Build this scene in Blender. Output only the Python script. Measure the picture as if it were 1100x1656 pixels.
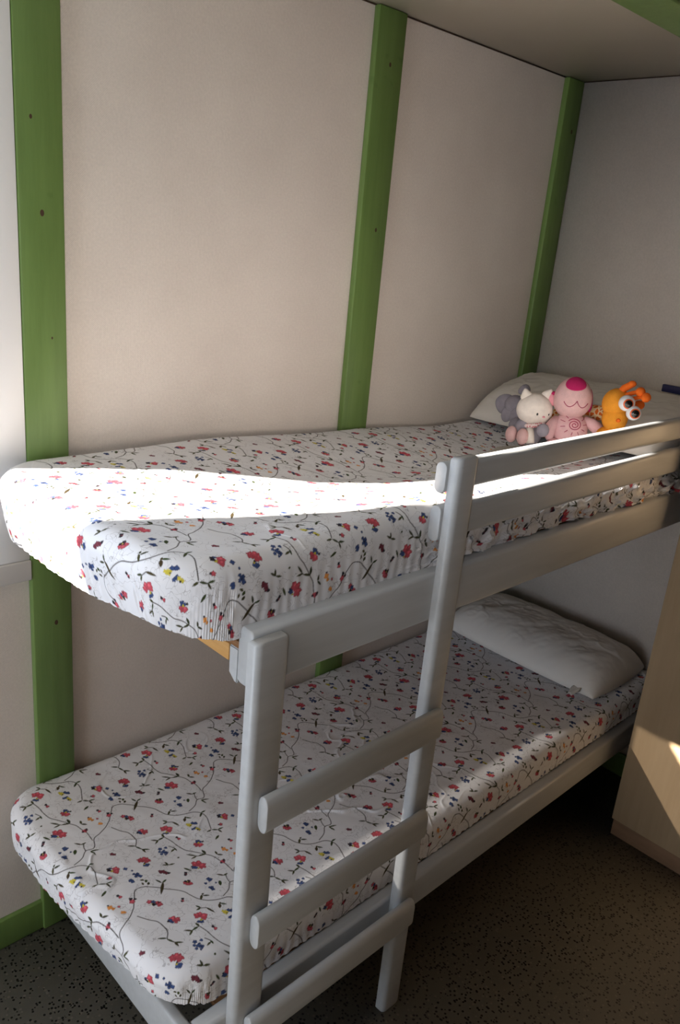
import bpy, bmesh, math, random
import numpy as np
from mathutils import Vector, Matrix, Quaternion
# ---------------------------------------------------------------- clear
for o in list(bpy.data.objects): bpy.data.objects.remove(o)
S = bpy.context.scene
COL = S.collection
# ---------------------------------------------------------------- camera
CY, CP, CR, CF = math.radians(45.4909), math.radians(-18.6353), math.radians(5.4016), 1304.73
CAM = Vector((-0.9701, -1.7157, 1.8576))
fw = Vector((math.sin(CY)*math.cos(CP), math.cos(CY)*math.cos(CP), math.sin(CP)))
rt = Vector((math.cos(CY), -math.sin(CY), 0)); up = rt.cross(fw)
cr = rt*math.cos(CR) + up*math.sin(CR); cu = up*math.cos(CR) - rt*math.sin(CR)
cd = bpy.data.cameras.new('camera'); cam = bpy.data.objects.new('camera', cd); COL.objects.link(cam)
cd.sensor_fit = 'VERTICAL'; cd.sensor_height = 24.0; cd.lens = CF/1656*24.0
cd.clip_start = 0.02
cam.matrix_world = Matrix(((cr.x, cu.x, -fw.x, CAM.x), (cr.y, cu.y, -fw.y, CAM.y), (cr.z, cu.z, -fw.z, CAM.z), (0, 0, 0, 1)))
S.camera = cam
# ---------------------------------------------------------------- world, sun, daylight, exposure
w = bpy.data.worlds.new('sky'); S.world = w; w.use_nodes = True
bg = w.node_tree.nodes['Background']; bg.inputs[0].default_value = (0.55, 0.72, 1.0, 1); bg.inputs[1].default_value = 1.2
SUN_E, SKY_E, FOOT_FILL_E, FLASH_E = 46.0, 16.0, 24.0, 27.0
sd = bpy.data.lights.new('sun', 'SUN'); sd.energy = SUN_E; sd.angle = math.radians(0.6); sd.color = (1.0, 0.92, 0.81)
so = bpy.data.objects.new('sun', sd); COL.objects.link(so); so.location = (-3, 1.5, 3)
so.rotation_mode = 'QUATERNION'; so.rotation_quaternion = Vector((1, -.438, -.438)).to_track_quat('-Z', 'Y')
def area(name, loc, direction, sx, sy, e, col):
    d = bpy.data.lights.new(name, 'AREA'); d.shape = 'RECTANGLE'; d.size = sx; d.size_y = sy; d.energy = e; d.color = col
    o = bpy.data.objects.new(name, d); COL.objects.link(o); o.location = loc
    o.rotation_mode = 'QUATERNION'; o.rotation_quaternion = Vector(direction).to_track_quat('-Z', 'Y'); return o
area('window_daylight', (-1.1, .22, 1.75), (0, -1, 0), 1.3, 1.2, SKY_E, (0.62, 0.78, 1.0))
area('foot_end_fill', (-2.47, -.72, 1.05), (1, -.02, 0), .85, 1.0, FOOT_FILL_E, (0.80, 0.89, 1.0))  # unseen fill lamp added for cool light on the foot ends
fl = bpy.data.lights.new('camera_flash', 'SPOT'); fl.spot_size = math.radians(84); fl.spot_blend = 1.0; fl.energy = FLASH_E; fl.shadow_soft_size = 0.02; fl.color = (0.86, 0.92, 1.0)
flo = bpy.data.objects.new('camera_flash', fl); COL.objects.link(flo); flo.location = (-1.07, -1.72, 1.86)
flo.rotation_mode = 'QUATERNION'; flo.rotation_quaternion = Vector((.60, .74, .08)).to_track_quat('-Z', 'Y')
S.view_settings.view_transform = 'Standard'; S.view_settings.look = 'None'
S.view_settings.exposure = 0.0; S.view_settings.gamma = 1.0; S.view_settings.use_curve_mapping = False

# ---------------------------------------------------------------- materials
def lin(c):
    return tuple(((v/255)/12.92 if v/255 <= .04045 else ((v/255+.055)/1.055)**2.4) for v in c)
class NT:
    def __init__(s, name, rough=.6, spec=.5):
        s.m = bpy.data.materials.new(name); s.m.use_nodes = True; s.t = s.m.node_tree
        s.b = s.t.nodes['Principled BSDF']; s.b.inputs['Roughness'].default_value = rough
        s.b.inputs['Specular IOR Level'].default_value = spec
        s.co = None
    def n(s, typ, **k):
        x = s.t.nodes.new(typ)
        for a, b in k.items(): setattr(x, a, b)
        return x
    def l(s, a, b): s.t.links.new(a, b)
    def obj(s):
        if not s.co: s.co = s.n('ShaderNodeTexCoord')
        return s.co.outputs['Object']
    def noise(s, scale, detail=3, rough=.5, vec=None, stretch=None):
        v = vec or s.obj()
        if stretch:
            mp = s.n('ShaderNodeMapping'); mp.inputs['Scale'].default_value = stretch; s.l(v, mp.inputs[0]); v = mp.outputs[0]
        x = s.n('ShaderNodeTexNoise'); x.inputs['Scale'].default_value = scale; x.inputs['Detail'].default_value = detail
        x.inputs['Roughness'].default_value = rough; s.l(v, x.inputs['Vector']); return x.outputs['Fac']
    def ramp(s, fac, stops):
        r = s.n('ShaderNodeValToRGB'); e = r.color_ramp.elements
        while len(e) < len(stops): e.new(.5)
        for i, (p, c) in enumerate(stops): e[i].position = p; e[i].color = (*c, 1) if len(c) == 3 else c
        s.l(fac, r.inputs[0]); return r.outputs[0]
    def mix(s, fac, a, b, mode='MIX'):
        x = s.n('ShaderNodeMix', data_type='RGBA', blend_type=mode)
        if isinstance(fac, (int, float)): x.inputs[0].default_value = fac
        else: s.l(fac, x.inputs[0])
        for v, i in ((a, 6), (b, 7)):
            if isinstance(v, tuple): x.inputs[i].default_value = (*v, 1)
            else: s.l(v, x.inputs[i])
        return x.outputs[2]
    def math(s, op, a, b=None):
        x = s.n('ShaderNodeMath', operation=op)
        for i, v in enumerate((a, b)):
            if v is None: continue
            if isinstance(v, (int, float)): x.inputs[i].default_value = v
            else: s.l(v, x.inputs[i])
        return x.outputs[0]
    def bump(s, h, strength, dist):
        x = s.n('ShaderNodeBump'); x.inputs['Strength'].default_value = strength; x.inputs['Distance'].default_value = dist
        s.l(h, x.inputs['Height']); s.l(x.outputs[0], s.b.inputs['Normal'])
    def base(s, c):
        if isinstance(c, tuple): s.b.inputs['Base Color'].default_value = (*c, 1)
        else: s.l(c, s.b.inputs['Base Color'])
def plain(name, rgb, rough=.6, spec=.4, var=.06, scale=12, bump=0, bscale=200, bdist=.001):
    t = NT(name, rough, spec); c = lin(rgb)
    a = tuple(min(1, v*(1+var)) for v in c); b = tuple(v*(1-var) for v in c)
    t.base(t.ramp(t.noise(scale, 4), [(.3, b), (.7, a)]))
    if bump: t.bump(t.noise(bscale, 3), bump, bdist)
    return t.m
# walls: pale beige woven wall board
def wall_mat():
    t = NT('woven_wall_board', .75, .25)
    c = t.ramp(t.noise(3.0, 5, .6), [(.3, lin((214, 202, 191))), (.7, lin((224, 213, 202)))])
    co = t.obj(); sp = t.n('ShaderNodeSeparateXYZ'); t.l(co, sp.inputs[0])
    a = t.math('ADD', sp.outputs[0], sp.outputs[1])
    w1 = t.math('SINE', t.math('MULTIPLY', a, 1400)); w2 = t.math('SINE', t.math('MULTIPLY', sp.outputs[2], 1400))
    wv = t.math('ADD', t.math('MULTIPLY', w1, w2), t.math('MULTIPLY', t.noise(260, 2), 1.6))
    fine = t.ramp(t.noise(170, 2, .6), [(.35, (.93, .93, .93)), (.65, (1, 1, 1))])
    t.base(t.mix(1.0, c, fine, 'MULTIPLY')); t.bump(wv, .35, .0006); return t.m
M = {}
M['wall'] = wall_mat()
M['ceiling'] = plain('cream_ceiling', (208, 200, 186), .5, .3, .02, 3, .1, 60, .0005)
def green():
    t = NT('green_painted_wood', .42, .4)
    g = t.noise(6, 5, .6, stretch=(6, 6, .6)); c = t.ramp(g, [(.3, lin((94, 118, 60))), (.7, lin((106, 131, 70)))])
    spot = t.ramp(t.noise(14, 2), [(.70, (0, 0, 0)), (.76, (1, 1, 1))])
    c = t.mix(t.math('MULTIPLY', spot, .45), c, lin((70, 98, 44)))
    t.base(c); t.bump(t.noise(30, 4, .5, stretch=(5, 5, .4)), .25, .001); return t.m
M['green'] = green()
def greypaint():
    t = NT('grey_painted_wood', .38, .5)
    g = t.noise(9, 5, .6, stretch=(.5, 5, 5))
    c = t.ramp(g, [(.3, lin((176, 178, 180))), (.7, lin((186, 188, 190)))])
    sc = t.ramp(t.noise(40, 3, .7, stretch=(.3, 1, 1)), [(.72, (0, 0, 0)), (.80, (1, 1, 1))])
    t.base(t.mix(t.math('MULTIPLY', sc, .25), c, lin((120, 116, 112))))
    t.bump(t.noise(60, 4, .6, stretch=(.12, 1, 1)), .25, .0008); return t.m
M['paint'] = greypaint()
M['white'] = plain('white_lacquer', (226, 224, 222), .35, .5, .015, 5, .08, 90, .0005)
M['joint'] = plain('brown_joint', (72, 54, 40), .7, .2)
def wood(name, a, b, sx=(1, 12, 12)):
    t = NT(name, .55, .3); t.base(t.ramp(t.noise(6, 6, .65, stretch=sx), [(.3, lin(a)), (.7, lin(b))]))
    t.bump(t.noise(25, 3, .5, stretch=sx), .2, .0006); return t.m
M['pine'] = wood('pine_batten', (196, 146, 84), (214, 166, 104), (12, 1, 12))
M['ply'] = wood('plywood_board', (122, 84, 52), (150, 106, 68), (12, 1, 60))
M['laminate'] = wood('beige_laminate', (160, 136, 106), (170, 146, 116), (6, 6, .5))
M['panel'] = wood('brown_wall_panel', (128, 108, 88), (140, 119, 98), (6, 6, .5))
M['kick'] = wood('brown_plinth', (124, 96, 74), (136, 106, 82), (6, 1, 6))
def floor_mat():
    t = NT('speckled_vinyl', .5, .4)
    base = t.ramp(t.noise(2.5, 5), [(.3, lin((94, 91, 84))), (.7, lin((108, 104, 95)))])
    v = t.n('ShaderNodeTexVoronoi'); v.inputs['Scale'].default_value = 130; t.l(t.obj(), v.inputs['Vector'])
    sep = t.n('ShaderNodeSeparateColor'); t.l(v.outputs['Color'], sep.inputs[0])
    d = t.math('LESS_THAN', v.outputs['Distance'], .42)
    k = t.math('MULTIPLY', d, t.math('GREATER_THAN', sep.outputs[0], .62))
    k2 = t.math('MULTIPLY', d, t.math('LESS_THAN', sep.outputs[0], .10))
    c = t.mix(k, base, lin((22, 20, 20))); c = t.mix(k2, c, lin((118, 112, 102)))
    t.base(c); t.bump(t.noise(150, 2), .15, .0006); return t.m
M['floor'] = floor_mat()
M['added_curtain'] = None
def cloth(name, rgb, transl=.0, bump=.3):
    t = NT(name, .95, .1); c = lin(rgb)
    t.base(t.ramp(t.noise(10, 3), [(.3, tuple(v*.96 for v in c)), (.7, c)]))
    t.bump(t.noise(420, 2), bump, .0006)
    if transl:
        tr = t.n('ShaderNodeBsdfTranslucent'); tr.inputs[0].default_value = (*c, 1); mx = t.n('ShaderNodeMixShader'); mx.inputs[0].default_value = transl
        out = t.t.nodes['Material Output']; t.l(t.b.outputs[0], mx.inputs[1]); t.l(tr.outputs[0], mx.inputs[2]); t.l(mx.outputs[0], out.inputs[0])
    return t.m
M['added_curtain'] = cloth('added_curtain_cloth', (200, 188, 170), .12)
M['linen'] = cloth('white_pillowcase', (226, 220, 212))
M['core'] = cloth('mattress_ticking', (214, 208, 200))
def thru(name, rgb, alpha, gloss=False):
    t = NT(name, .9, .2); out = t.t.nodes['Material Output']
    tr = t.n('ShaderNodeBsdfTransparent'); mx = t.n('ShaderNodeMixShader'); mx.inputs[0].default_value = 1-alpha
    if gloss:
        g = t.n('ShaderNodeBsdfGlossy'); g.inputs['Roughness'].default_value = .02; t.l(tr.outputs[0], mx.inputs[1]); t.l(g.outputs[0], mx.inputs[2])
    else:
        t.base(lin(rgb)); t.l(tr.outputs[0], mx.inputs[1]); t.l(t.b.outputs[0], mx.inputs[2])
    t.l(mx.outputs[0], out.inputs[0]); return t.m
M['glass'] = thru('window_glass', (255, 255, 255), .93, True)
M['net'] = thru('added_net_fabric', (235, 232, 226), .05)
# ---------------------------------------------------------------- mesh helpers
def link(name, me, mats, parent=None, smooth=True):
    o = bpy.data.objects.new(name, me); COL.objects.link(o)
    for m in (mats if isinstance(mats, (list, tuple)) else [mats]): me.materials.append(m)
    if smooth:
        me.polygons.foreach_set('use_smooth', [True]*len(me.polygons))
    if parent: o.parent = parent
    return o
def finish(bm, name, mats, parent=None, smooth=True, sharp=40):
    me = bpy.data.meshes.new(name)
    if smooth:
        a = math.radians(sharp)
        for e in bm.edges:
            if len(e.link_faces) == 2 and e.calc_face_angle(0) > a: e.smooth = False
    bm.to_mesh(me); bm.free(); return link(name, me, mats, parent, smooth)
def add_box(bm, lo, hi, bev=0, seg=2, mi=0):
    lo, hi = Vector(lo), Vector(hi); c = (lo+hi)/2; d = hi-lo
    r = bmesh.ops.create_cube(bm, size=1, matrix=Matrix.Translation(c) @ Matrix.Diagonal((*d, 1)))
    vs = r['verts']
    if bev:
        es = list({e for v in vs for e in v.link_edges}); r2 = bmesh.ops.bevel(bm, geom=es, offset=bev, segments=seg, profile=.5, affect='EDGES')
        fs = r2['faces']
    if mi:
        for f in {f for v in vs if v.is_valid for f in v.link_faces}: f.material_index = mi
def box(name, lo, hi, mat, parent=None, bev=.002, seg=2):
    bm = bmesh.new(); add_box(bm, lo, hi, bev, seg); return finish(bm, name, mat, parent, True, 50)
def profile_board(name, axis, a0, a1, pts, mat, parent, endbev=.006):
    """extrude a rounded 2-D section along axis ('x' or 'z'); both ends slightly chamfered"""
    bm = bmesh.new(); n = len(pts); c = (sum(p[0] for p in pts)/n, sum(p[1] for p in pts)/n)
    rings = []
    for t, s in ((a0, 1-2*endbev/.06), (a0+endbev*.35, 1-endbev/.08), (a0+endbev, 1), (a1-endbev, 1), (a1-endbev*.35, 1-endbev/.08), (a1, 1-2*endbev/.06)):
        ring = []
        for p in pts:
            q = (c[0]+(p[0]-c[0])*s, c[1]+(p[1]-c[1])*s) if s != 1 else p
            ring.append(bm.verts.new((t, q[0], q[1]) if axis == 'x' else (q[0], q[1], t)))
        rings.append(ring)
    for A, B_ in zip(rings, rings[1:]):
        for i in range(n): bm.faces.new((A[i], A[(i+1) % n], B_[(i+1) % n], B_[i]))
    bm.faces.new(rings[0][::-1]); bm.faces.new(rings[-1])
    bmesh.ops.recalc_face_normals(bm, faces=bm.faces)
    return finish(bm, name, mat, parent, True, 50)
def rrect(x0, x1, y0, y1, r, seg=5, rx=None):
    rx = rx or r; out = []
    for cx, cy, a in ((x1-rx, y1-r, 0), (x0+rx, y1-r, 90), (x0+rx, y0+r, 180), (x1-rx, y0+r, 270)):
        for i in range(seg+1):
            t = math.radians(a+90*i/seg); out.append((cx+rx*math.cos(t), cy+r*math.sin(t)))
    return out
def struct(o): o['kind'] = 'structure'; return o
def thing(name, label, cat, loc, group=None):
    o = bpy.data.objects.new(name, None); COL.objects.link(o); o.location = loc; o.empty_display_size = .05
    o['label'] = label; o['category'] = cat
    if group: o['group'] = group
    return o
def reparent(root):
    bpy.context.view_layer.update()
    inv = Matrix.Translation(-root.location)
    for c in root.children: c.matrix_parent_inverse = inv
# ---------------------------------------------------------------- room shell
XH, H = 1.755, 2.442
XL, YN = -2.45, -2.45
WX0, WX1, WZ0, WZ1 = -1.78, -.474, 1.13, 2.37      # window opening in the bed wall
bm = bmesh.new()
add_box(bm, (XL, 0, 0), (WX0, .06, H)); add_box(bm, (WX1, 0, 0), (XH+.06, .06, H))
add_box(bm, (WX0, 0, 0), (WX1, .06, WZ0)); add_box(bm, (WX0, 0, WZ1), (WX1, .06, H))
struct(finish(bm, 'wall_left', M['wall'], None, False))
struct(box('wall_back', (XH, YN, 0), (XH+.06, 0, H), M['wall'], bev=0))
struct(box('wall_right', (XL, YN-.06, 0), (XH+.06, YN, H), M['panel'], bev=0))
bm = bmesh.new()
add_box(bm, (XL-.06, YN-.06, 0), (XL, -1.2, H)); add_box(bm, (XL-.06, -.25, 0), (XL, .06, H)); add_box(bm, (XL-.06, -1.2, 2.1), (XL, -.25, H)); add_box(bm, (XL-.06, -1.2, 0), (XL, -.25, .5))  # unseen opening added to let the foot-end fill lamp through
struct(finish(bm, 'wall_front', M['wall'], None, False))
struct(box('floor', (XL-.06, YN-.06, -.05), (XH+.06, .06, 0), M['floor'], bev=0))
struct(box('ceiling', (XL-.06, YN-.06, H), (XH+.06, .06, H+.05), M['ceiling'], bev=0))
# green posts on the wall, with nail holes
def strip(name, x0, x1, holes):
    bm = bmesh.new(); add_box(bm, (x0, -.022, .0), (x1, 0, H-.0005), .004, 2)
    for (x, z, r) in holes:
        rr = bmesh.ops.create_circle(bm, cap_ends=True, segments=10, radius=r, matrix=Matrix.Translation((x, -.0223, z)) @ Matrix.Rotation(math.pi/2, 4, 'X') @ Matrix.Diagonal((1, 1.5, 1, 1)))
        for f in {f for v in rr['verts'] for f in v.link_faces}: f.material_index = 1
    return struct(finish(bm, name, [M['green'], M['joint']], None, True, 30))
strip('trim_1', -.243, -.146, [(-.195, 1.853, .0045), (-.213, 2.03, .003), (-.187, .92, .0045), (-.18, 1.60, .002)])
strip('trim_2', .7265, .834, [(.783, 2.31, .004), (.79, 1.89, .004)])
strip('trim_3', 1.657, XH-.001, [(1.72, 2.28, .005)])
struct(box('trim_4', (XL, -.76, H-.05), (XH, -.645, H-.0005), M['green'], bev=.004))
struct(box('trim_5', (XL, -.006, H-.0025), (XH, 0, H-.0005), M['joint'], bev=0))
struct(box('trim_6', (XH-.006, YN, H-.0025), (XH, -.006, H-.0005), M['joint'], bev=0))
struct(box('baseboard_left', (XL, -.014, 0), (XH, 0, .092), M['green'], bev=.003))
struct(box('baseboard_back', (XH-.014, -.82, 0), (XH, -.014, .092), M['green'], bev=.003))
# window beside the foot of the beds
wn = bpy.data.objects.new('window_1', None); COL.objects.link(wn); struct(wn); wn.location = (-1.1, 0, WZ0)
bm = bmesh.new()
add_box(bm, (WX1-.02+.17, -.018, 1.095), (-.244, 0, H-.006), .002); add_box(bm, (WX0-.17, -.018, 1.095), (WX0-.10, 0, H-.006), .002)
add_box(bm, (WX0-.10, -.018, WZ1+.03), (-.305, 0, H-.006), .002)
finish(bm, 'casing', M['white'], wn, True, 40)
bm = bmesh.new()
add_box(bm, (WX1, -.010, 1.10), (-.307, .0, WZ1+.028), .004); add_box(bm, (WX0-.098, -.010, 1.10), (WX0, .0, WZ1+.028), .004)
add_box(bm, (WX0, -.010, 1.10), (WX1, .0, WZ0), .004); add_box(bm, (WX0, -.010, WZ1), (WX1, .0, WZ1+.028), .004)
finish(bm, 'sash_frame', M['white'], wn, True, 40)
box('window_sill', (WX0-.17, -.024, 1.046), (-.2435, 0, 1.0945), M['white'], wn, .002)
box('glass', (WX0, .035, WZ0), (WX1, .039, WZ1), M['glass'], wn, 0)
reparent(wn)
# unseen cloth added to cut the sunbeam, and an added net dimming its lower part
def wavy(name, x0, x1, z0, z1, y, amp, wl, mat):
    bm = bmesh.new(); n = int((x1-x0)/.006); rows = []
    zt = z1
    for i in range(n+1):
        x = x0+(x1-x0)*i/n; z1 = zt(x) if callable(zt) else zt; yy = y+amp*math.sin(x*2*math.pi/wl)+amp*.3*math.sin(x*17+1)
        rows.append((bm.verts.new((x, yy, z0)), bm.verts.new((x, yy*.9+y*.1, (z0+z1)/2)), bm.verts.new((x, yy*.6+y*.4, z1))))
    for a, b in zip(rows, rows[1:]):
        bm.faces.new((a[0], b[0], b[1], a[1])); bm.faces.new((a[1], b[1], b[2], a[2]))
    return finish(bm, name, mat, None, True, 180)
ct = wavy('added_curtain', WX0-.12, -1.20, 1.33, 2.34, -.05, .012, .07, M['added_curtain'])
ct.modifiers.new('s', 'SOLIDIFY').thickness = .002
ct['label'] = 'unseen beige cloth added to cut the sunbeam at the far half of the window'; ct['category'] = 'added_curtain'
nt = wavy('added_net', WX0+.003, WX1-.003, WZ0+.001, 1.40, .02, .003, .05, M['net'])
nt['label'] = 'unseen white net added to dim the sun across the bottom of the window'; nt['category'] = 'net curtain'
# ---------------------------------------------------------------- bunk bed
bed = thing('bunk_bed', 'light grey painted wooden bunk bed with ladder and guard rails', 'bunk bed', (.7, -.4, 0))
YO, YI = -.7697, -.742
xa, xb, xc, xd, yp = -.199, -.124, .291, .356, -.7957
P = M['paint']
profile_board('upper_side_rail', 'x', -.188, 1.752, rrect(YO, -.730, 1.1034, 1.2157, .010), P, bed, .004)
for z0, z1 in ((1.3896, 1.4545), (1.2852, 1.3626)):
    profile_board('guard_rail', 'x', .284, 1.752, rrect(YO, YI, z0, z1, .0135), P, bed, .0015)
def post(x0, x1, ztop):
    pts = rrect(x0, x1, yp, YO-.0006, .011, 5, .014)
    # squared at the back, rounded at the front
    pts2 = []
    for p in pts:
        if p[1] > (yp+YO)/2: pts2.append((x0 if p[0] < (x0+x1)/2 else x1, YO-.0006) if p in (pts[0], pts[6], pts[5], pts[11]) else None)
        else: pts2.append(p)
    pts2 = [p for i, p in enumerate(pts2) if p and (i == 0 or p != pts2[i-1])]
    return profile_board('ladder_post', 'z', 0, ztop, pts2, P, bed, .006)
post(xa, xb, 1.2066); post(xc, xd, 1.4684)
for z0, z1 in ((.822, .900), (.5496, .628), (.288, .368)):
    # half-round rung screwed to the front of the posts
    pts = rrect(-.8235, yp-.0006, z0, z1, .011, 5, .011)
    profile_board('rung', 'x', -.174, .325, rrect(-.8225, yp-.0006, z0, z1, .020, 6, .012), P, bed, .0022)
# foot end of upper bunk
box('base_board', (-.184, -.7295, 1.166), (1.75, -.024, 1.180), M['ply'], bed, .001)['label'] = 'brown plywood bed base board'
box('batten', (-.186, -.702, 1.132), (-.156, -.024, 1.1655), M['pine'], bed, .002)['label'] = 'light pine batten'
bm = bmesh.new()
pr_ = [(-.7295, 1.166), (-.7295, 1.098), (-.722, 1.098), (-.7045, 1.112), (-.7035, 1.166)]
v0 = [bm.verts.new((-.186, a, b)) for a, b in pr_]; v1 = [bm.verts.new((-.14, a, b)) for a, b in pr_]
bm.faces.new(v0[::-1]); bm.faces.new(v1)
for i in range(5): bm.faces.new((v0[i], v0[(i+1) % 5], v1[(i+1) % 5], v1[i]))
bmesh.ops.recalc_face_normals(bm, faces=bm.faces); bmesh.ops.bevel(bm, geom=list(bm.edges), offset=.002, segments=2, affect='EDGES')
finish(bm, 'corner_block', P, bed, True, 40)
box('wall_cleat', (-.155, -.046, 1.10), (1.75, -.0225, 1.165), P, bed, .002)
# lower bunk frame
profile_board('lower_side_rail', 'x', -.262, 1.752, rrect(YO, -.733, .2663, .360, .009), P, bed, .004)
box('lower_foot_rail', (-.288, YO, .262), (-.2625, -.024, .360), P, bed, .006, 3)
box('base_board', (-.19, -.732, .325), (1.75, -.048, .338), M['ply'], bed, .001)['label'] = 'brown plywood bed base board'
box('wall_cleat', (-.262, -.047, .262), (1.75, -.0225, .36), P, bed, .002)
reparent(bed)
# ---------------------------------------------------------------- printed sheet
VINES=[[(-0.093,-0.231),(-0.073,-0.249),(-0.059,-0.268),(-0.054,-0.285),(-0.048,-0.302),(-0.034,-0.32),(-0.015,-0.331),(0.01,-0.339),(0.023,-0.354),(0.024,-0.374),(0.017,-0.393),(0.008,-0.414)],[(-0.096,-0.368),(-0.091,-0.389),(-0.089,-0.411),(-0.084,-0.432),(-0.073,-0.447),(-0.063,-0.461),(-0.054,-0.475),(-0.045,-0.49),(-0.041,-0.511),(-0.037,-0.527),(-0.039,-0.557)],[(-0.177,-0.269),(-0.166,-0.292),(-0.155,-0.308),(-0.153,-0.331),(-0.156,-0.343),(-0.166,-0.356)],[(-0.015,-0.545),(-0.033,-0.553),(-0.044,-0.575),(-0.053,-0.583),(-0.069,-0.58),(-0.087,-0.596),(-0.111,-0.605)],[(-0.069,-0.58),(-0.066,-0.566),(-0.06,-0.554)],[(-0.282,-0.519),(-0.264,-0.495),(-0.25,-0.478),(-0.231,-0.479),(-0.218,-0.49),(-0.203,-0.505)],[(-0.073,-0.467),(-0.074,-0.465)],[(-0.114,-0.369),(-0.096,-0.368)],[(-0.106,-0.401),(-0.1,-0.413),(-0.1,-0.423)],[(-0.062,-0.329),(-0.051,-0.336)],[(-0.167,-0.357),(-0.16,-0.374)],[(0.009,-0.417),(0.021,-0.426)],[(-0.145,-0.451),(-0.138,-0.454)],[(0.2109,0.0049),(0.2326,0.0166),(0.2519,0.0329)]]
LEAVES=[(-0.19,-0.493,-0.215,-0.52,1.5),(-0.193,-0.491,-0.197,-0.476,1),(-0.19,-0.492,-0.178,-0.489,1),(-0.147,-0.574,-0.158,-0.584,1.3),(-0.146,-0.577,-0.134,-0.585,1),(-0.146,-0.573,-0.14,-0.572,1),(-0.145,-0.451,-0.156,-0.444,1),(-0.145,-0.451,-0.145,-0.439,1),(-0.143,-0.452,-0.13,-0.456,1),(-0.053,-0.472,-0.053,-0.457,1.5),(-0.054,-0.473,-0.073,-0.467,1.1),(-0.074,-0.465,-0.09,-0.466,1),(-0.076,-0.463,-0.09,-0.447,1),(-0.096,-0.368,-0.097,-0.357,1.2),(-0.099,-0.368,-0.114,-0.369,1.1),(-0.114,-0.369,-0.126,-0.376,1),(-0.115,-0.369,-0.127,-0.359,1),(-0.061,-0.328,-0.066,-0.317,1),(-0.062,-0.329,-0.073,-0.329,1),(-0.051,-0.336,-0.045,-0.357,1.1),(-0.02,-0.344,-0.028,-0.354,1.6),(-0.018,-0.343,-0.008,-0.354,1),(-0.02,-0.344,-0.015,-0.341,1),(0.024,-0.353,0.012,-0.363,1.2),(0.024,-0.352,0.036,-0.352,1),(0.007,-0.416,-0.006,-0.416,1),(0.009,-0.417,0.021,-0.426,1),(0.022,-0.425,0.035,-0.427,1),(0.021,-0.426,0.023,-0.438,1),(0.01,-0.442,-0.005,-0.449,1.3),(-0.033,-0.49,-0.03,-0.479,1.2),(-0.033,-0.491,-0.023,-0.5,1.1),(0.052,-0.312,0.07,-0.319,1),(0.052,-0.312,0.055,-0.33,1),(0.047,-0.279,0.037,-0.266,1),(0.047,-0.279,0.059,-0.279,1),(-0.167,-0.355,-0.181,-0.345,1),(-0.167,-0.358,-0.161,-0.373,1),(-0.16,-0.374,-0.147,-0.384,1),(-0.16,-0.373,-0.16,-0.387,1.1),(-0.123,-0.481,-0.115,-0.498,1.1),(-0.102,-0.416,-0.114,-0.42,1),(-0.1,-0.413,-0.1,-0.423,1),(-0.085,-0.562,-0.093,-0.575,1.7),(-0.228,-0.47,-0.224,-0.471,2),(-0.222,-0.462,-0.219,-0.458,2),(-0.218,-0.466,-0.213,-0.469,2),(-0.218,-0.475,-0.214,-0.479,2),(-0.109,-0.444,-0.114,-0.445,1)]
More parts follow.
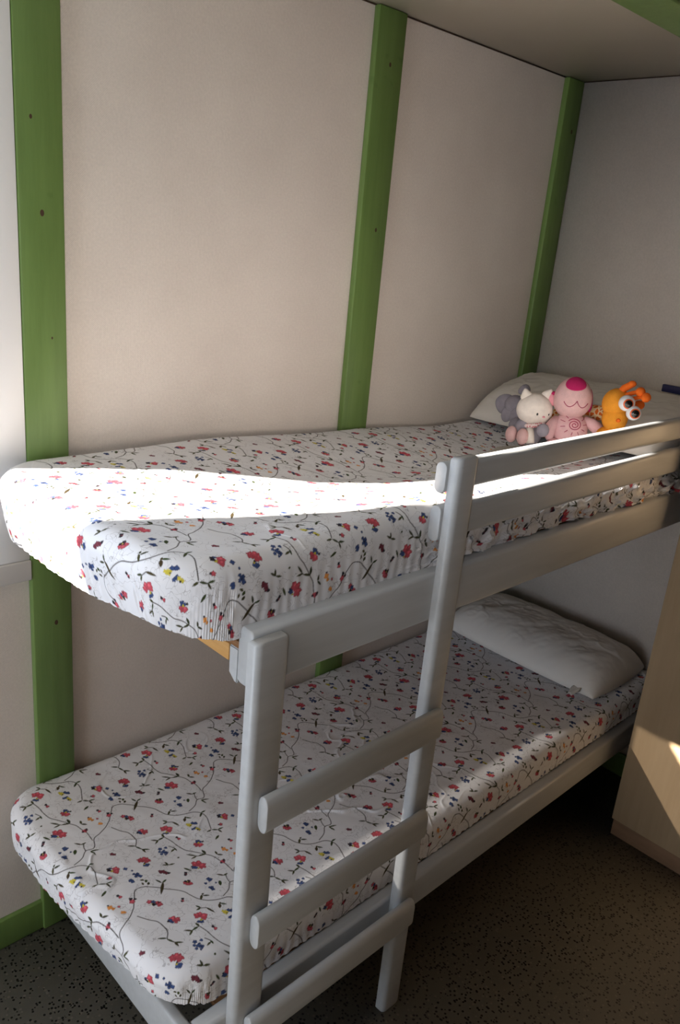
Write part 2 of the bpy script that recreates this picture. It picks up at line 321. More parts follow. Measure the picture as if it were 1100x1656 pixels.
BLOBS={'r':[(-0.185,-0.404,7),(-0.175,-0.411,8),(-0.177,-0.404,6),(-0.094,-0.485,8),(-0.085,-0.498,9),(-0.085,-0.486,6),(-0.081,-0.343,7),(-0.072,-0.352,8),(-0.074,-0.342,5),(-0.127,-0.32,7),(-0.121,-0.326,6),(-0.127,-0.331,3),(-0.051,-0.436,6),(-0.045,-0.441,6),(-0.053,-0.432,4),(0.063,-0.396,7),(0.06,-0.403,6),(-0.151,-0.522,5),(-0.145,-0.529,6),(-0.149,-0.528,5),(-0.248,-0.525,5),(-0.236,-0.543,6),(-0.237,-0.536,4),(-0.192,-0.564,3),(-0.072,-0.393,3.5),(0.037,-0.415,4),(0.023,-0.474,3.5),(-0.038,-0.517,5),(-0.132,-0.5,2),(-0.274,-0.502,5),(0.006,-0.495,2.5)],'m':[(-0.172,-0.461,5),(-0.167,-0.465,5),(-0.164,-0.472,4),(0.084,-0.348,4),(0.088,-0.352,3),(-0.034,-0.517,3),(-0.145,-0.524,3),(-0.234,-0.538,2)],'b':[(-0.182,-0.425,4.5),(-0.187,-0.423,4),(-0.104,-0.492,4.5),(-0.1,-0.496,4),(-0.084,-0.361,4.5),(-0.09,-0.358,3),(-0.134,-0.32,4),(-0.133,-0.326,3),(-0.043,-0.428,5),(-0.039,-0.433,3),(0.055,-0.387,3),(-0.242,-0.53,4),(-0.219,-0.44,4.5),(-0.223,-0.434,3),(-0.216,-0.447,4),(-0.216,-0.437,3),(-0.224,-0.443,3),(-0.239,-0.447,4),(-0.239,-0.452,4),(-0.242,-0.447,3),(-0.228,-0.409,4),(-0.22,-0.422,2),(-0.128,-0.397,4),(-0.128,-0.409,4),(-0.124,-0.415,4.5),(-0.134,-0.404,3),(-0.115,-0.401,3),(-0.135,-0.413,3),(-0.129,-0.42,2),(-0.123,-0.406,2),(-0.103,-0.541,3),(-0.102,-0.547,4),(-0.097,-0.546,3),(-0.099,-0.54,2),(-0.116,-0.55,3.0),(-0.115,-0.568,5),(-0.115,-0.574,4),(-0.096,-0.562,2),(-0.016,-0.37,4),(-0.01,-0.375,4),(-0.02,-0.388,4),(-0.027,-0.387,3)],'y':[(-0.186,-0.419,2),(-0.097,-0.501,2),(-0.082,-0.357,2.5),(-0.044,-0.433,2.5),(0.053,-0.396,3),(-0.145,-0.52,2.5),(-0.246,-0.535,3),(-0.025,-0.371,5),(-0.018,-0.392,3.5),(-0.016,-0.398,3.5),(-0.028,-0.365,3)],'o':[(-0.009,-0.486,5),(-0.006,-0.493,3.5),(0.003,-0.514,4),(0.006,-0.517,2.5)],'k':[(-0.184,-0.417,2),(-0.106,-0.487,2),(-0.138,-0.32,2.5),(-0.034,-0.436,2.5),(0.05,-0.391,4),(0.05,-0.386,3),(-0.141,-0.521,3.5),(-0.148,-0.518,3),(-0.245,-0.537,4),(-0.16,-0.474,3),(-0.188,-0.559,3),(-0.194,-0.564,2),(-0.073,-0.386,3),(0.032,-0.413,2),(0.021,-0.468,3),(-0.032,-0.514,2.5),(-0.043,-0.518,2.5),(-0.13,-0.496,3.5),(-0.135,-0.501,3),(-0.272,-0.494,3.5),(-0.265,-0.5,2.5),(-0.009,-0.479,2),(-0.22,-0.441,1.5),(-0.124,-0.415,1.5),(-0.116,-0.569,1.8),(-0.02,-0.397,2),(-0.024,-0.374,1.5),(-0.159,-0.354,0)]}
LB = np.array([[.308, .113], [.002, .275]]); LBI = np.linalg.inv(LB)
TN = 640
def make_tile():
    rng = np.random.default_rng(3)
    dv = np.full((TN, TN), 9e9)           # vine distance
    W = 22
    def win(p, R):
        l = LBI @ np.array(p); iu = int(round(l[0]*TN)); iv = int(round(l[1]*TN)); k = int(R/.26*TN)+3
        a = np.arange(iu-k, iu+k+1); b = np.arange(iv-k, iv+k+1)
        A, Bv = np.meshgrid(a/TN, b/TN, indexing='ij')
        X = LB[0, 0]*A+LB[0, 1]*Bv-p[0]; Y = LB[1, 0]*A+LB[1, 1]*Bv-p[1]
        return np.ix_(a % TN, b % TN), X, Y
    for vi, V in enumerate(VINES):
        V = np.array(V); Q = np.vstack([2*V[0]-V[1], V, 2*V[-1]-V[-2]])
        for i in range(1, len(Q)-2):
            n = max(2, int(np.linalg.norm(Q[i+1]-Q[i])/.0006))
            for t in np.linspace(0, 1, n, endpoint=False):
                p = .5*((2*Q[i])+(-Q[i-1]+Q[i+1])*t+(2*Q[i-1]-5*Q[i]+4*Q[i+1]-Q[i+2])*t*t+(-Q[i-1]+3*Q[i]-3*Q[i+1]+Q[i+2])*t**3)
                ix, X, Y = win(p, .002); d = np.sqrt(X*X+Y*Y); dv[ix] = np.minimum(dv[ix], d)
    img = np.zeros((TN, TN, 4))           # rgb + coverage
    def paint(ix, cov, col):
        cov = np.clip(cov, 0, 1)[..., None]
        cur = img[ix]; cur[..., :3] = cur[..., :3]*(1-cov)+np.array(col)*cov; cur[..., 3:] = cur[..., 3:]*(1-cov)+cov; img[ix] = cur
    full = np.ix_(np.arange(TN), np.arange(TN))
    paint(full, (.00105-dv)/.0008+.5, lin((54, 46, 40)))
    for (x0, y0, x1, y1, wd) in LEAVES:
        c = ((x0+x1)/2, (y0+y1)/2); L = math.hypot(x1-x0, y1-y0)/2*1.12+1e-6; ux, uy = (x1-x0)/(2*L/1.12), (y1-y0)/(2*L/1.12)
        ix, X, Y = win(c, L+.004); a = (X*ux+Y*uy)/L; b = (-X*uy+Y*ux)
        hw = 0.00205*wd*np.clip(1-a*a, 0, 1)**.8*(1.12-.25*a)
        paint(ix, (hw-np.abs(b))/.0007+.45*(np.abs(a) < 1), lin((52+rng.integers(0, 20), 56+rng.integers(0, 16), 34)))
    cols = dict(r=(188, 80, 92), m=(116, 54, 66), b=(60, 78, 124), y=(200, 184, 70), o=(220, 146, 76), k=(44, 38, 46))
    for k in 'rmbyok':
        for (x, y, r) in BLOBS[k]:
            r = r*.00112
            if r <= 0: continue
            ix, X, Y = win((x, y), r+.002); th = np.arctan2(Y, X); ph = rng.uniform(0, 6.3); n = rng.integers(3, 6)
            rr = r*(1+.16*np.sin(th*n+ph)+.08*np.sin(th*(n+4)+2*ph)); d = np.sqrt(X*X+Y*Y)
            c = np.array(lin(cols[k]))*rng.uniform(.85, 1.15)
            paint(ix, (rr-d)/.0007+.5, c)
            if k in 'rmb':                # darker petal rim and centre streak
                paint(ix, (.0006-np.abs(d-rr*.93))/.0008+.3, c*.5)
            if k == 'r': paint(ix, ((r*.42-np.sqrt((X-r*.2)**2+(Y-r*.25)**2))/.001+.3)*.5, c*1.45+.02)
    img[..., :3] /= np.maximum(img[..., 3:], 1e-4)
    img[..., :3] *= img[..., 3:]
    return img
TILE = make_tile()
def sample(px, py):
    u = LBI[0, 0]*px+LBI[0, 1]*py; v = LBI[1, 0]*px+LBI[1, 1]*py
    fu = (u % 1)*TN; fv = (v % 1)*TN; i = np.floor(fu).astype(int); j = np.floor(fv).astype(int); a = (fu-i)[..., None]; b = (fv-j)[..., None]
    g = lambda p, q: TILE[p % TN, q % TN]
    return g(i, j)*(1-a)*(1-b)+g(i+1, j)*a*(1-b)+g(i, j+1)*(1-a)*b+g(i+1, j+1)*a*b
def vnoise(x, y, seed):
    rng = np.random.default_rng(seed); T = rng.random((256, 256)); i = np.floor(x).astype(int); j = np.floor(y).astype(int)
    a = x-i; b = y-j; a = a*a*(3-2*a); b = b*b*(3-2*b); g = lambda p, q: T[p % 256, q % 256]
    return g(i, j)*(1-a)*(1-b)+g(i+1, j)*a*(1-b)+g(i, j+1)*(1-a)*b+g(i+1, j+1)*a*b
def fbm(x, y, seed, o=3):
    s = 0; a = .5
    for k in range(o): s = s+a*vnoise(x*2**k+7.3*k, y*2**k+3.1*k, seed+k); a *= .5
    return s
def sheet_mat():
    t = NT('floral_cotton', .85, .2)
    at = t.n('ShaderNodeAttribute', attribute_name='print'); uv = t.n('ShaderNodeAttribute', attribute_name='flat')
    c0 = lin((228, 227, 230))
    # thin grey pencil scrolls printed between the flowers
    def scroll(scale, wdt, seed):
        mp = t.n('ShaderNodeMapping'); mp.inputs['Location'].default_value = (seed, seed*.7, 0); t.l(uv.outputs['Vector'], mp.inputs[0])
        nz = t.noise(scale, 1.5, .75, vec=mp.outputs[0]); d = t.math('ABSOLUTE', t.math('SUBTRACT', nz, .5)); return t.math('LESS_THAN', d, wdt)
    s = t.math('MAXIMUM', scroll(34, .0055, 1.3), scroll(27, .0045, 5.1))
    gate = t.math('GREATER_THAN', t.noise(16, 1, .5, vec=uv.outputs['Vector']), .47)
    s = t.math('MULTIPLY', t.math('MULTIPLY', s, gate), .42)
    c = t.mix(s, c0, lin((120, 112, 112))); c = t.mix(at.outputs['Alpha'], c, at.outputs['Color'])
    t.base(c)
    t.bump(t.noise(900, 1, .5, vec=uv.outputs['Vector']), .15, .0004); return t.m
M['sheet'] = sheet_mat()
def sheet(parent, x0, x1, y0, y1, topf, zbot, phase, seed, r=.04, rc=.10, bunch=None, dens=1.0, GA=1.0, INW=.012, RID=.0026, SL=0.0):
    """fitted sheet pulled over a mattress: flat cloth coordinates (a,b) wrap down over the edges"""
    h = .175
    a = [x0-h]
    while a[-1] < x1+.02: a.append(a[-1]+.0013*dens*(1+max(0, a[-1]-x0)/1.6))
    a = np.array(a); b = np.arange(y0-h, y1+h*.8, .0015*dens)
    A, Bm = np.meshgrid(a, b, indexing='ij')
    # inset rounded rectangle; the sheet leaves the top plane outside it
    ix0, ix1, iy0, iy1 = x0+r, x1-.01, y0+r, y1-r*.7
    R0 = rc-r
    # radial part: nearest point on the rectangle shrunk by R0
    qx = np.clip(A, ix0+R0, ix1); qy = np.clip(Bm, iy0+R0, iy1-R0)
    dx = A-qx; dy = Bm-qy; dd = np.sqrt(dx*dx+dy*dy)+1e-12; nx, ny = dx/dd, dy/dd
    d = np.maximum(dd-R0, 0)              # cloth length beyond the rim
    inx = np.where(d > 0, qx+nx*R0, A); iny = np.where(d > 0, qy+ny*R0, Bm)
    arc = r*math.pi/2
    ph = np.clip(d/r, 0, math.pi/2); out = r*np.sin(ph); dn = r*(1-np.cos(ph))+np.maximum(d-arc, 0)
    top = topf(inx, iny)
    per = (inx*1.0+iny*1.0)
    tang = inx*np.abs(ny)+iny*np.abs(nx)+np.arctan2(ny, nx)*.08
    hem = zbot(inx, iny, nx, ny)+.006*(fbm(tang*14, tang*0+2, seed+20)-.45)*2
    room = np.maximum(top-hem, .01)
    k = np.clip(dn/room, 0, 1)
    side = np.clip(d/arc, 0, 1)
    # gathers near the elastic hem
    gat = np.sin(tang*2*math.pi/.027+9*fbm(tang*13, k*1.5, seed+5))*(.5+fbm(tang*9, k*2, seed+6))
    gat = gat*(1-1.7*np.abs(nx*ny))
    off = out+side*(-(.002+INW*np.clip(-nx, 0, 1))*k**2+.0013*gat*k**1.5*GA+.010*(fbm(tang*7, k*2.2, seed+7)-.45)*np.sin(np.clip(k, 0, 1)*math.pi))
    # wrinkles on the top
    wr = fbm(A*9+Bm*3, Bm*8, seed+9, 4)-.45
    rid = np.abs(fbm(A*5-Bm*4, Bm*6+A*3, seed+12, 3)-.44); rid = np.exp(-(rid/.012)**2)*np.clip(fbm(A*3, Bm*3, seed+14)-.42, 0, 1)*6
    z = top-np.minimum(dn, room)+.008*wr*(1-.3*side)+RID*rid
    z = np.where(k >= 1, hem, z)
    if bunch is not None: ddx, ddy, ddz = bunch(inx, iny, nx, ny, k, side, tang); 
    else: ddx = ddy = ddz = 0
    X = inx+nx*off+ddx; Y = iny+ny*off+ddy; Z = z+ddz
    X = X+SL*sm((-Y-.25)/.45)*sm((.15-X)/.4)
    Y = np.minimum(Y, -.0235); X = np.minimum(X, XH-.004)
    keep = (k < 1) | (dn < room*1.02)
    ni, nj = A.shape; idx = np.arange(ni*nj).reshape(ni, nj)
    kq = keep[:-1, :-1] | keep[1:, :-1] | keep[:-1, 1:] | keep[1:, 1:]
    q = np.stack([idx[:-1, :-1][kq], idx[1:, :-1][kq], idx[1:, 1:][kq], idx[:-1, 1:][kq]], 1)
    used = np.unique(q); remap = -np.ones(ni*nj, int); remap[used] = np.arange(len(used)); q = remap[q]
    co = np.stack([X.ravel()[used], Y.ravel()[used], Z.ravel()[used]], 1).astype(np.float32)
    me = bpy.data.meshes.new('fitted_sheet'); me.vertices.add(len(co)); me.vertices.foreach_set('co', co.ravel())
    me.loops.add(q.size); me.loops.foreach_set('vertex_index', q.ravel().astype(np.int32))
    me.polygons.add(len(q)); me.polygons.foreach_set('loop_start', np.arange(0, q.size, 4, dtype=np.int32))
    me.update(calc_edges=True)
    fa = A.ravel()[used]; fb = Bm.ravel()[used]
    colr = sample(fa-phase[0], fb-phase[1]).astype(np.float32)
    colr[:, :3] /= np.maximum(colr[:, 3:], 1e-3)
    at = me.color_attributes.new('print', 'FLOAT_COLOR', 'POINT'); at.data.foreach_set('color', colr.ravel())
    f = me.attributes.new('flat', 'FLOAT_VECTOR', 'POINT'); f.data.foreach_set('vector', np.stack([fa-phase[0], fb-phase[1], fa*0], 1).astype(np.float32).ravel())
    return link('fitted_sheet', me, M['sheet'], parent)
DENS = 1.0
sm = lambda t: np.clip(t, 0, 1)**2*(3-2*np.clip(t, 0, 1))
def top_upper(x, y):
    e = 1.342-.045*sm((x-.25)/1.0)
    sag = np.exp(-((y+.36)/.20)**2)
    return e-.046*sag*sm((x+.25)/.6)*(1-.2*sm((x-.6)/.8))+.004*np.sin(x*9)+.026*np.exp(-((x-.42)/.16)**2)*sm((-y-.5)/.2)
def hem_upper(x, y, nx, ny):
    side = np.clip(-ny, 0, 1); z = 1.192+.0*x
    z = z+.020*np.clip(-nx, 0, 1)*sm((-y-.38)/.25)
    return z+side*sm((x-.0)/.3)*.022+.012*np.clip(side, 0, 1)*(fbm(x*7, x*0, 77)-.4)*2*sm((x+.1)/.2)
def bunch_upper(x, y, nx, ny, k, side, tang):
    s = np.clip(-ny, 0, 1)*side
    m = s*sm((x-.15)/.3)
    f = fbm(x*11+2*k, k*3, 101)-.45; g = np.sin(x*70+7*fbm(x*6, k*2, 103))
    over = m*sm((k-.35)/.5); h = .4+sm((x-.75)/.35)*.9
    rd = np.exp(-(np.abs(fbm(x*8-k*2.5, k*3+x*3, 107)-.45)/.035)**2)
    return 0*x, -over*h*(.012+.045*f)-m*(.004*g*k+.008*rd*k), m*(.030*f*k+.004*g*np.sin(k*3.1)+.010*rd*np.sin(k*3.1))
um = thing('mattress', 'upper bunk mattress under a white floral fitted sheet, crossed by sunlight', 'mattress', (.7, -.38, 1.18), None)
sheet(um, -.345, 1.745, -.738, -.022, top_upper, hem_upper, (-.102, -.547-.04), 11, r=.042, rc=.125, bunch=bunch_upper, dens=DENS, RID=.0010, INW=.018, SL=.016)
def top_lower(x, y): return .468-.008*sm((x-.2)/.8)+.010*sm((-x-.05)/.25)+.012*np.exp(-((y+.05)/.07)**2)
def hem_lower(x, y, nx, ny): return .385+.022*np.clip(-nx, 0, 1)*sm((-y-.30)/.3)-.021*np.clip(-ny, 0, 1)*sm((x+.3)/.15)
lm_ = thing('mattress', 'lower bunk mattress under a white floral fitted sheet, behind the ladder', 'mattress', (.7, -.38, .34), None)
sheet(lm_, -.350, 1.745, -.741, -.022, top_lower, hem_lower, (0, 0), 31, r=.036, rc=.105, dens=DENS, INW=.004, SL=.030)
def core(parent, lo, hi):
    o = box('mattress_core', lo, hi, M['core'], parent, .03, 4); return o
core(um, (-.27, -.695, 1.181), (1.74, -.07, 1.262)); core(lm_, (-.27, -.695, .3615), (1.74, -.07, .430))
reparent(um); reparent(lm_)
# ---------------------------------------------------------------- pillows
def pillow(name, x0, x1, y0, y1, thick, zf, mat, seed, parent=None, power=3.0, q=1.0):
    n, m = 90, 130; u = np.linspace(-1, 1, n); v = np.linspace(-1, 1, m); U, V = np.meshgrid(u, v, indexing='ij')
    # corners pull in, sides bow
    ex = 1-.05*V**2*1.0; ey = 1-.04*U**2
    X = (x0+x1)/2+(x1-x0)/2*U*ex; Y = (y0+y1)/2+(y1-y0)/2*V*ey
    T = thick/2*np.clip(1-np.abs(U)**power, 0, 1)**.55*np.clip(1-np.abs(V)**(power+1+q*4), 0, 1)**.5
    wr = (fbm(U*3+V*2, V*5, seed, 4)-.45)*.018+.003*np.exp(-(np.abs(fbm(U*2-V, V*3+U, seed+5)-.44)/.02)**2)
    base = zf(X, Y)
    zt = base+T*2*.80+wr*np.clip(T/(thick/2), 0, 1); zb = base-T*.25
    bm = bmesh.new(); top = [[bm.verts.new((X[i, j], Y[i, j], zt[i, j])) for j in range(m)] for i in range(n)]
    bot = [[top[i][j] if i in (0, n-1) or j in (0, m-1) else bm.verts.new((X[i, j], Y[i, j], zb[i, j])) for j in range(m)] for i in range(n)]
    for i in range(n-1):
        for j in range(m-1):
            bm.faces.new((top[i][j], top[i+1][j], top[i+1][j+1], top[i][j+1]))
            bm.faces.new((bot[i][j], bot[i][j+1], bot[i+1][j+1], bot[i+1][j]))
    return finish(bm, name, mat, parent, True, 180)
p1 = pillow('pillow', 1.325, XH-.006, -.735, -.026, .12, lambda X, Y: 1.306+.085*np.clip((X-1.36)/.4, 0, 1)+.02*np.clip(-(Y+.03)/.6, 0, 1), M['linen'], 51, q=2.6)
p1['label'] = 'large white pillow on the upper bunk, behind the plush toys'; p1['category'] = 'pillow'
p2 = thing('pillow', 'flat white pillow on the lower bunk, at the shaded head end', 'pillow', (1.55, -.35, .475))
pillow('pillowcase', 1.355, XH-.006, -.70, -.026, .125, lambda X, Y: .478+0*X, M['linen'], 61, p2)
fb = bmesh.new(); rows = []
for i in range(9):
    t = i/8; rows.append([fb.verts.new((1.372-.055*t+.004*math.sin(j*1.3), -.625-.024*(j/4-.5)*(1+.3*math.sin(t*5)), .486+.010*(1-t)+.002*math.sin(j*2+t*4))) for j in range(5)])
for a, b in zip(rows, rows[1:]):
    for j in range(4): fb.faces.new((a[j], b[j], b[j+1], a[j+1]))
f_ = finish(fb, 'flap', M['linen'], p2, True, 180); f_.modifiers.new('s', 'SOLIDIFY').thickness = .002
reparent(p2)
# dark blue packet peeking over the pillow
M['navy'] = plain('navy_card', (38, 40, 86), .5, .4)
pk = box('packet', (1.722, -.60, 1.468), (1.738, -.532, 1.492), M['navy'], None, .002)
pk['label'] = 'small dark blue packet tucked behind the white pillow'; pk['category'] = 'packet'
# ---------------------------------------------------------------- wardrobe
wd = thing('wardrobe', 'tall beige laminate wardrobe at the head of the bunks, right edge', 'wardrobe', (1.58, -1.13, 0))
WX, WY0, WY1 = 1.4085, -1.46, -.8212
box('body', (WX, WY0, .0615), (XH-.004, WY1, 2.10), M['laminate'], wd, .0015)
box('plinth', (WX+.004, WY0+.004, 0), (XH-.004, WY1-.006, .061), M['kick'], wd, .001)['label'] = 'dark brown plinth'
reparent(wd)
# ---------------------------------------------------------------- plush toys
RR = Vector((.70, -.714, 0)); FF = Vector((-.714, -.70, 0)); UU = Vector((0, 0, 1))
def ray(px, py, x):                      # point on the plane x = const seen where the toy sits
    c = Vector(((px-550)/CF, -(py-828)/CF, 1)); D = cr*c.x+cu*c.y+fw*c.z; return CAM+D*((x-CAM.x)/D.x)
def ell(bm, c, rad, rotz=0, tilt=0, lean=0, sub=3, mi=0, warp=None):
    """ellipsoid; rad = (sideways, depth, height) in a frame facing the room"""
    Mx = Matrix((RR, FF, UU)).transposed().to_4x4()
    R3 = Mx @ Matrix.Rotation(rotz, 4, 'Z') @ Matrix.Rotation(lean, 4, 'Y') @ Matrix.Rotation(tilt, 4, 'X')
    r = bmesh.ops.create_icosphere(bm, subdivisions=sub, radius=1)
    for v in r['verts']:
        p = v.co.copy()
        if warp: p = warp(p)
        v.co = Vector(c)+R3.to_3x3() @ Vector((p.x*rad[0], p.y*rad[1], p.z*rad[2]))
    if mi:
        for f in {f for v in r['verts'] for f in v.link_faces}: f.material_index = mi
def tube(bm, pts, rads, seg=10, mi=0):
    rings = []; n = len(pts); pts = [Vector(p) for p in pts]
    for i, p in enumerate(pts):
        t = (pts[min(i+1, n-1)]-pts[max(i-1, 0)]).normalized(); a = t.orthogonal().normalized() if i == 0 else (a-t*a.dot(t)).normalized(); b = t.cross(a)
        rings.append([bm.verts.new(p+(a*math.cos(2*math.pi*k/seg)+b*math.sin(2*math.pi*k/seg))*rads[i]) for k in range(seg)])
    fs = []
    for A, B_ in zip(rings, rings[1:]):
        for k in range(seg): fs.append(bm.faces.new((A[k], A[(k+1) % seg], B_[(k+1) % seg], B_[k])))
    fs.append(bm.faces.new(rings[0][::-1])); fs.append(bm.faces.new(rings[-1]))
    for f in fs: f.material_index = mi
def L(o, r, f, u): return o+RR*r+FF*f+UU*u
def part(name, fn, mat, parent, label=None):
    bm = bmesh.new(); fn(bm); o = finish(bm, name, mat, parent, True, 60)
    if label: o['label'] = label
    return o
def plush(name, rgb, bump=.6): return plain(name, rgb, .95, .1, .07, 60, bump, 500, .002)
M['pgrey'] = plush('grey_plush', (150, 143, 152)); M['ppink'] = plush('pink_plush', (226, 180, 182)); M['ppink2'] = plush('pale_pink_plush', (226, 184, 182))
M['pwhite'] = plush('white_plush', (238, 226, 216), .3); M['pmag'] = plush('magenta_felt', (198, 46, 104), .2); M['por'] = plush('orange_plush', (232, 152, 52))
M['por2'] = plush('bright_orange_felt', (238, 112, 40), .2); M['thread'] = plain('dark_pink_thread', (168, 50, 84), .7); M['eyeb'] = plain('black_eye', (18, 14, 14), .15, .6)
M['eyew'] = plain('white_eye', (232, 234, 238), .2, .6); M['rim'] = plain('orange_rim', (216, 92, 40), .4); M['pinkfelt'] = plush('soft_pink_felt', (232, 158, 168), .2)
def spots():
    t = NT('spotted_plush', .95, .1); v = t.n('ShaderNodeTexVoronoi', feature='DISTANCE_TO_EDGE'); v.inputs['Scale'].default_value = 62; t.l(t.obj(), v.inputs['Vector'])
    t.base(t.ramp(v.outputs['Distance'], [(.10, lin((236, 206, 160))), (.16, lin((214, 104, 40)))])); t.bump(t.noise(500, 2), .5, .002); return t.m
M['spots'] = spots()
def scarfm():
    t = NT('patterned_scarf', .95, .1); v = t.n('ShaderNodeTexVoronoi'); v.inputs['Scale'].default_value = 160; t.l(t.obj(), v.inputs['Vector'])
    t.base(t.ramp(v.outputs['Distance'], [(.3, lin((206, 96, 110))), (.42, lin((236, 214, 210)))])); return t.m
M['scarf'] = scarfm()
S_ = .00195                              # metres per photo pixel at the toys
# grey plush with floppy ears, half hidden
X0 = 1.19
g0 = ray(835, 668, X0+.04)
g = thing('plush_toy', 'grey floppy-eared plush toy with pink feet, leftmost of the toys', 'plush toy', (g0.x, g0.y, g0.z-.07), 'plush toys on the upper bunk')
part('body', lambda bm: (ell(bm, ray(842, 672, X0+.05), (.036, .034, .044)), ell(bm, ray(838, 688, X0+.01), (.030, .028, .026))), M['pgrey'], g)
def flop(p): p.z *= 1+.25*p.x; p.y += .25*math.sin(p.x*3+p.z*2); return p
part('head', lambda bm: ell(bm, ray(834, 655, X0+.05), (.036, .034, .032)), M['pgrey'], g)
part('ear', lambda bm: (ell(bm, ray(815, 652, X0+.05), (.028, .015, .034), .4, 0, .35, warp=flop), ell(bm, ray(822, 668, X0+.03), (.021, .013, .030), .3, 0, .55, warp=flop)), M['pgrey'], g)
part('ear', lambda bm: ell(bm, ray(848, 631, X0+.07), (.020, .012, .017), .2, 0, -.5, warp=flop), M['pgrey'], g)
for fx, fy in ((827, 702), (845, 706)):
    part('foot', lambda bm: ell(bm, ray(fx, fy, X0-.05), (.018, .022, .026)), M['ppink2'], g, 'pale pink plush foot')
reparent(g)
# white plush kitten in grey clothes
hc = ray(865, 662, X0)
k = thing('plush_toy', 'white plush kitten in grey clothes with a patterned scarf', 'plush toy', (hc.x, hc.y, hc.z-.085), 'plush toys on the upper bunk')
def catw(p): p.x *= 1.03-.05*p.z; return p
hd = part('head', lambda bm: ell(bm, hc, (.054, .042, .0505), .0, 0, .12, sub=4, warp=catw), M['pwhite'], k)
for dx, dy, ln in ((-.032, .040, -.35), (.032, .046, .45)):
    part('ear', lambda bm: ell(bm, L(hc, dx, 0, dy), (.019, .011, .023), 0, 0, ln, warp=lambda p: Vector((p.x*(1-.55*max(0, p.z)), p.y, p.z))), M['pwhite'], k)
part('bow', lambda bm: ell(bm, L(hc, .047, .006, .036), (.012, .010, .020), 0, 0, -.4), M['pinkfelt'], k, 'soft pink felt patch beside the ear')
for dx in (.001, .037):
    part('eye', lambda bm: ell(bm, L(hc, dx, .0395 if dx < .02 else .028, -.006), (.0042, .003, .0058), 0 if dx < .02 else -.6, sub=2), M['eyeb'], k, 'small black eye')
part('nose', lambda bm: ell(bm, L(hc, .022, .039, -.014), (.0045, .003, .0032), sub=2), M['pinkfelt'], k, 'tiny pink nose')
part('body', lambda bm: (ell(bm, L(hc, .004, -.004, -.07), (.034, .032, .045)), ell(bm, L(hc, -.030, .004, -.055), (.022, .018, .026), 0, 0, .5)), M['pgrey'], k, 'grey clothed body')
def ring(bm):
    pts = []
    for i in range(25):
        a = 2*math.pi*i/24; pts.append(L(hc, .004+.030*math.cos(a), .002+.030*math.sin(a), -.043+.008*math.cos(a)))
    tube(bm, pts, [.0075]*25, 8)
part('scarf', ring, M['scarf'], k, 'pink and white patterned scarf')
part('arm', lambda bm: tube(bm, [L(hc, -.012, .028, -.055), L(hc, -.010, .036, -.075), L(hc, -.006, .042, -.098)], [.012, .014, .013], 12), M['pwhite'], k, 'white plush arm')
part('foot', lambda bm: ell(bm, ray(878, 696, X0-.04), (.019, .014, .021)), M['pgrey'], k, 'round grey foot')
reparent(k)
# pink plush with magenta muzzle patch and swirl on belly
X1 = 1.25; pc = ray(927, 643, X1)
p = thing('plush_toy', 'pink plush toy with magenta nose and a swirl stitched on its belly', 'plush toy', (pc.x, pc.y, pc.z-.13), 'plush toys on the upper bunk')
hrad = (.057, .052, .064)
part('head', lambda bm: ell(bm, pc, hrad, sub=4, warp=lambda q: Vector((q.x*(1.0-.10*q.z), q.y, q.z))), M['ppink2'], p)
def capn(bm):
    c0 = Vector((-.16, .60, .80)).normalized(); ex = Vector((1, 0, 0)); ey = c0.cross(ex).normalized(); rings = []
    def pt(a, b):
        q = (c0+ex*a+ey*b).normalized()
        return pc+RR*(q.x*(1-.10*q.z)*hrad[0]*1.02)+FF*(q.y*hrad[1]*1.03)+UU*(q.z*hrad[2]*1.025)
    cen = bm.verts.new(pt(0, 0))
    for i in range(1, 9):
        s = i/8; rings.append([bm.verts.new(pt(.68*s*math.cos(2*math.pi*j/40), .50*s*math.sin(2*math.pi*j/40))) for j in range(40)])
    for j in range(40): bm.faces.new((cen, rings[0][j], rings[0][(j+1) % 40]))
    for A, B_ in zip(rings, rings[1:]):
        for j in range(40): bm.faces.new((A[j], B_[j], B_[(j+1) % 40], A[(j+1) % 40]))
    bmesh.ops.recalc_face_normals(bm, faces=bm.faces)
nz_ = part('nose', capn, M['pmag'], p, 'big magenta felt nose'); sdm = nz_.modifiers.new('s', 'SOLIDIFY'); sdm.thickness = .003; sdm.offset = -1
def onhead(a, b):                        # a sideways, b up, on the front of the head
    q = Vector((a, 0, b)); yv = math.sqrt(max(0, 1-a*a-b*b)); return pc+RR*(a*(1-.10*b)*hrad[0]*1.01)+FF*(yv*hrad[1]*1.01)+UU*(b*hrad[2]*1.01)
def smile(bm):
    for s in (-1, 1):
        pts = [onhead(s*(.0+.62*t), -.02-.30*math.sin(t*math.pi*.93)**.8 if t > 0 else -.02) for t in [i/12 for i in range(13)]]
        tube(bm, pts, [.0011]*13, 6)
part('mouth', smile, M['thread'], p, 'dark pink stitched mouth')
part('ear', lambda bm: ell(bm, L(pc, -.056, -.016, .004), (.012, .010, .007), 0, 0, 0), M['pmag'], p, 'magenta ear')
part('ear', lambda bm: ell(bm, L(pc, .055, -.010, -.006), (.008, .014, .036), 0, 0, -.12), M['pmag'], p, 'magenta ear')
bc = L(pc, .004, .004, -.098); brad = (.056, .046, .055)
part('body', lambda bm: ell(bm, bc, brad, sub=4), M['ppink'], p)
def onb(a, b):
    yv = math.sqrt(max(0, 1-a*a-b*b)); return bc+RR*(a*brad[0]*1.01)+FF*(yv*brad[1]*1.01)+UU*(b*brad[2]*1.01)
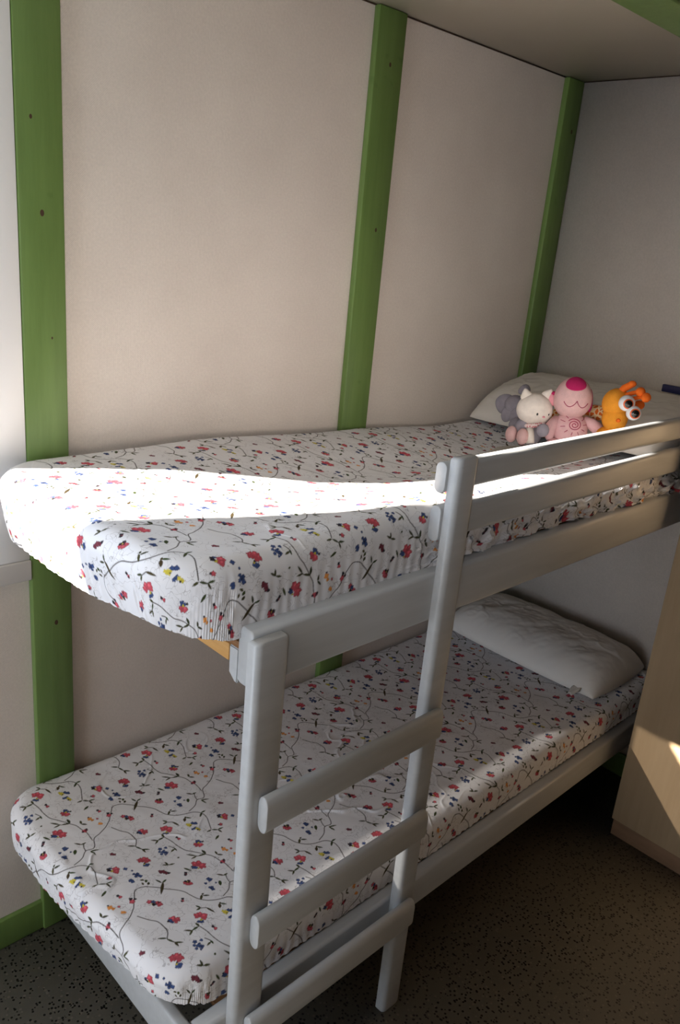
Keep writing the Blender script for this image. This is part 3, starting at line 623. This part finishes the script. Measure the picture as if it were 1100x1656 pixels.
def swirl(bm):
    pts = []
    for i in range(50):
        t = i/49; a = t*2.4*2*math.pi; r_ = .05+.34*t; pts.append(onb(.05+r_*math.cos(a), .42+r_*.8*math.sin(a)))
    tube(bm, pts, [.0013]*50, 6)
    for i in range(11):
        a = math.pi*2*i/11; pts = [onb(.05+q*math.cos(a), .42+q*.8*math.sin(a)) for q in (.50, .62, .72)]
        if .42+.72*.8*math.sin(a) < .93: tube(bm, pts, [.001]*3, 6)
part('swirl', swirl, M['thread'], p, 'dark pink stitched swirl with rays')
part('arm', lambda bm: tube(bm, [L(bc, -.040, .0, .030), L(bc, -.056, .012, .012), L(bc, -.066, .020, -.012), L(bc, -.060, .026, -.030)], [.014, .018, .019, .010], 14), M['ppink'], p)
part('arm', lambda bm: tube(bm, [L(bc, .038, .0, .034), L(bc, .062, .008, .026), L(bc, .084, .014, .012), L(bc, .094, .016, .004)], [.013, .018, .019, .010], 14), M['ppink'], p)
for s in (-1, 1): part('leg', lambda bm: ell(bm, L(bc, s*.044, .022, -.045), (.022, .030, .020)), M['ppink'], p)
reparent(p)
# orange bug-eyed plush with antennae and spotted body
X2 = 1.29; oc = ray(996, 654, X2)
q = thing('plush_toy', 'orange plush toy with bulging white eyes and antennae, rightmost toy', 'plush toy', (oc.x, oc.y, oc.z-.12), 'plush toys on the upper bunk')
def ow(v): v.x *= 1+.12*v.z; return v
part('head', lambda bm: (ell(bm, L(oc, .0, 0, .004), (.040, .038, .044), 0, 0, .15, sub=4), ell(bm, L(oc, .004, .004, -.04), (.038, .034, .042), sub=4)), M['por'], q)
for (ex, ey, er) in ((1014, 652, .0235), (1025, 668, .0215)):
    ec = ray(ex, ey, X2-.035)
    e = part('eye', lambda bm: ell(bm, ec, (er, er, er), sub=3), M['eyew'], q, 'bulging white eye')
    d = (CAM-ec).normalized(); d = (d+RR*.25-UU*.1).normalized()
    def disc(rr, k2):
        def f(bm):
            Qm = Matrix.Translation(ec) @ d.to_track_quat('Z', 'Y').to_matrix().to_4x4()
            a1 = math.asin(rr/er); rings = [[bm.verts.new(Qm @ Vector((0, 0, er*k2)))]]
            for i in range(1, 6):
                th = a1*i/5; rings.append([bm.verts.new(Qm @ Vector((er*k2*math.sin(th)*math.cos(2*math.pi*j/20), er*k2*math.sin(th)*math.sin(2*math.pi*j/20), er*k2*math.cos(th)))) for j in range(20)])
            for j in range(20): bm.faces.new((rings[0][0], rings[1][j], rings[1][(j+1) % 20]))
            for A, B_ in zip(rings[1:], rings[2:]):
                for j in range(20): bm.faces.new((A[j], B_[j], B_[(j+1) % 20], A[(j+1) % 20]))
        return f
    bm = bmesh.new(); disc(.0145, 1.012)(bm); o_ = finish(bm, 'eye_rim', M['rim'], e, True, 180); o_['label'] = 'orange eye rim'
    bm = bmesh.new(); disc(.0110, 1.03)(bm); o_ = finish(bm, 'pupil', M['eyeb'], e, True, 180); o_['label'] = 'black pupil'
for pts, rd in (([(1000, 636), (1010, 628), (1023, 621)], [.007, .011, .010]), ([(1008, 640), (1026, 635), (1036, 634)], [.0065]*3), ([(1016, 646), (1034, 643), (1045, 643)], [.006]*3)):
    def ant(bm):
        P3 = [ray(a, b, X2+.0) for a, b in pts]; tube(bm, P3, rd, 12)
        ell(bm, P3[-1], (.012, .010, .010) if len(pts) == 3 and pts[0][0] == 1000 else (.0145, .0135, .0145), sub=2)
    part('antenna', ant, M['por2'], q, 'bright orange antenna')
part('ear', lambda bm: ell(bm, ray(1034, 655, X2+.02), (.016, .010, .014)), M['por2'], q, 'bright orange ear')
part('nostril', lambda bm: ell(bm, L(oc, .004, .040, -.040), (.007, .004, .006), sub=2), M['por2'], q, 'small bright orange patch')
def sb(bm):
    ps = [ray(980, 668, X2+.05), ray(962, 668, X2+.06), ray(930, 672, X2+.08), ray(900, 672, X2+.07), ray(892, 668, X2+.06)]
    tube(bm, ps, [.022, .026, .026, .024, .012], 16)
part('neck', sb, M['spots'], q, 'cream neck with orange spots, behind the pink toy')
part('body', lambda bm: ell(bm, L(oc, -.004, -.006, -.10), (.036, .034, .032)), M['por'], q)
reparent(q)
for o in bpy.data.objects:               # eye parts are two levels deep
    if o.parent and o.parent.parent: o.matrix_parent_inverse = Matrix.Identity(4)
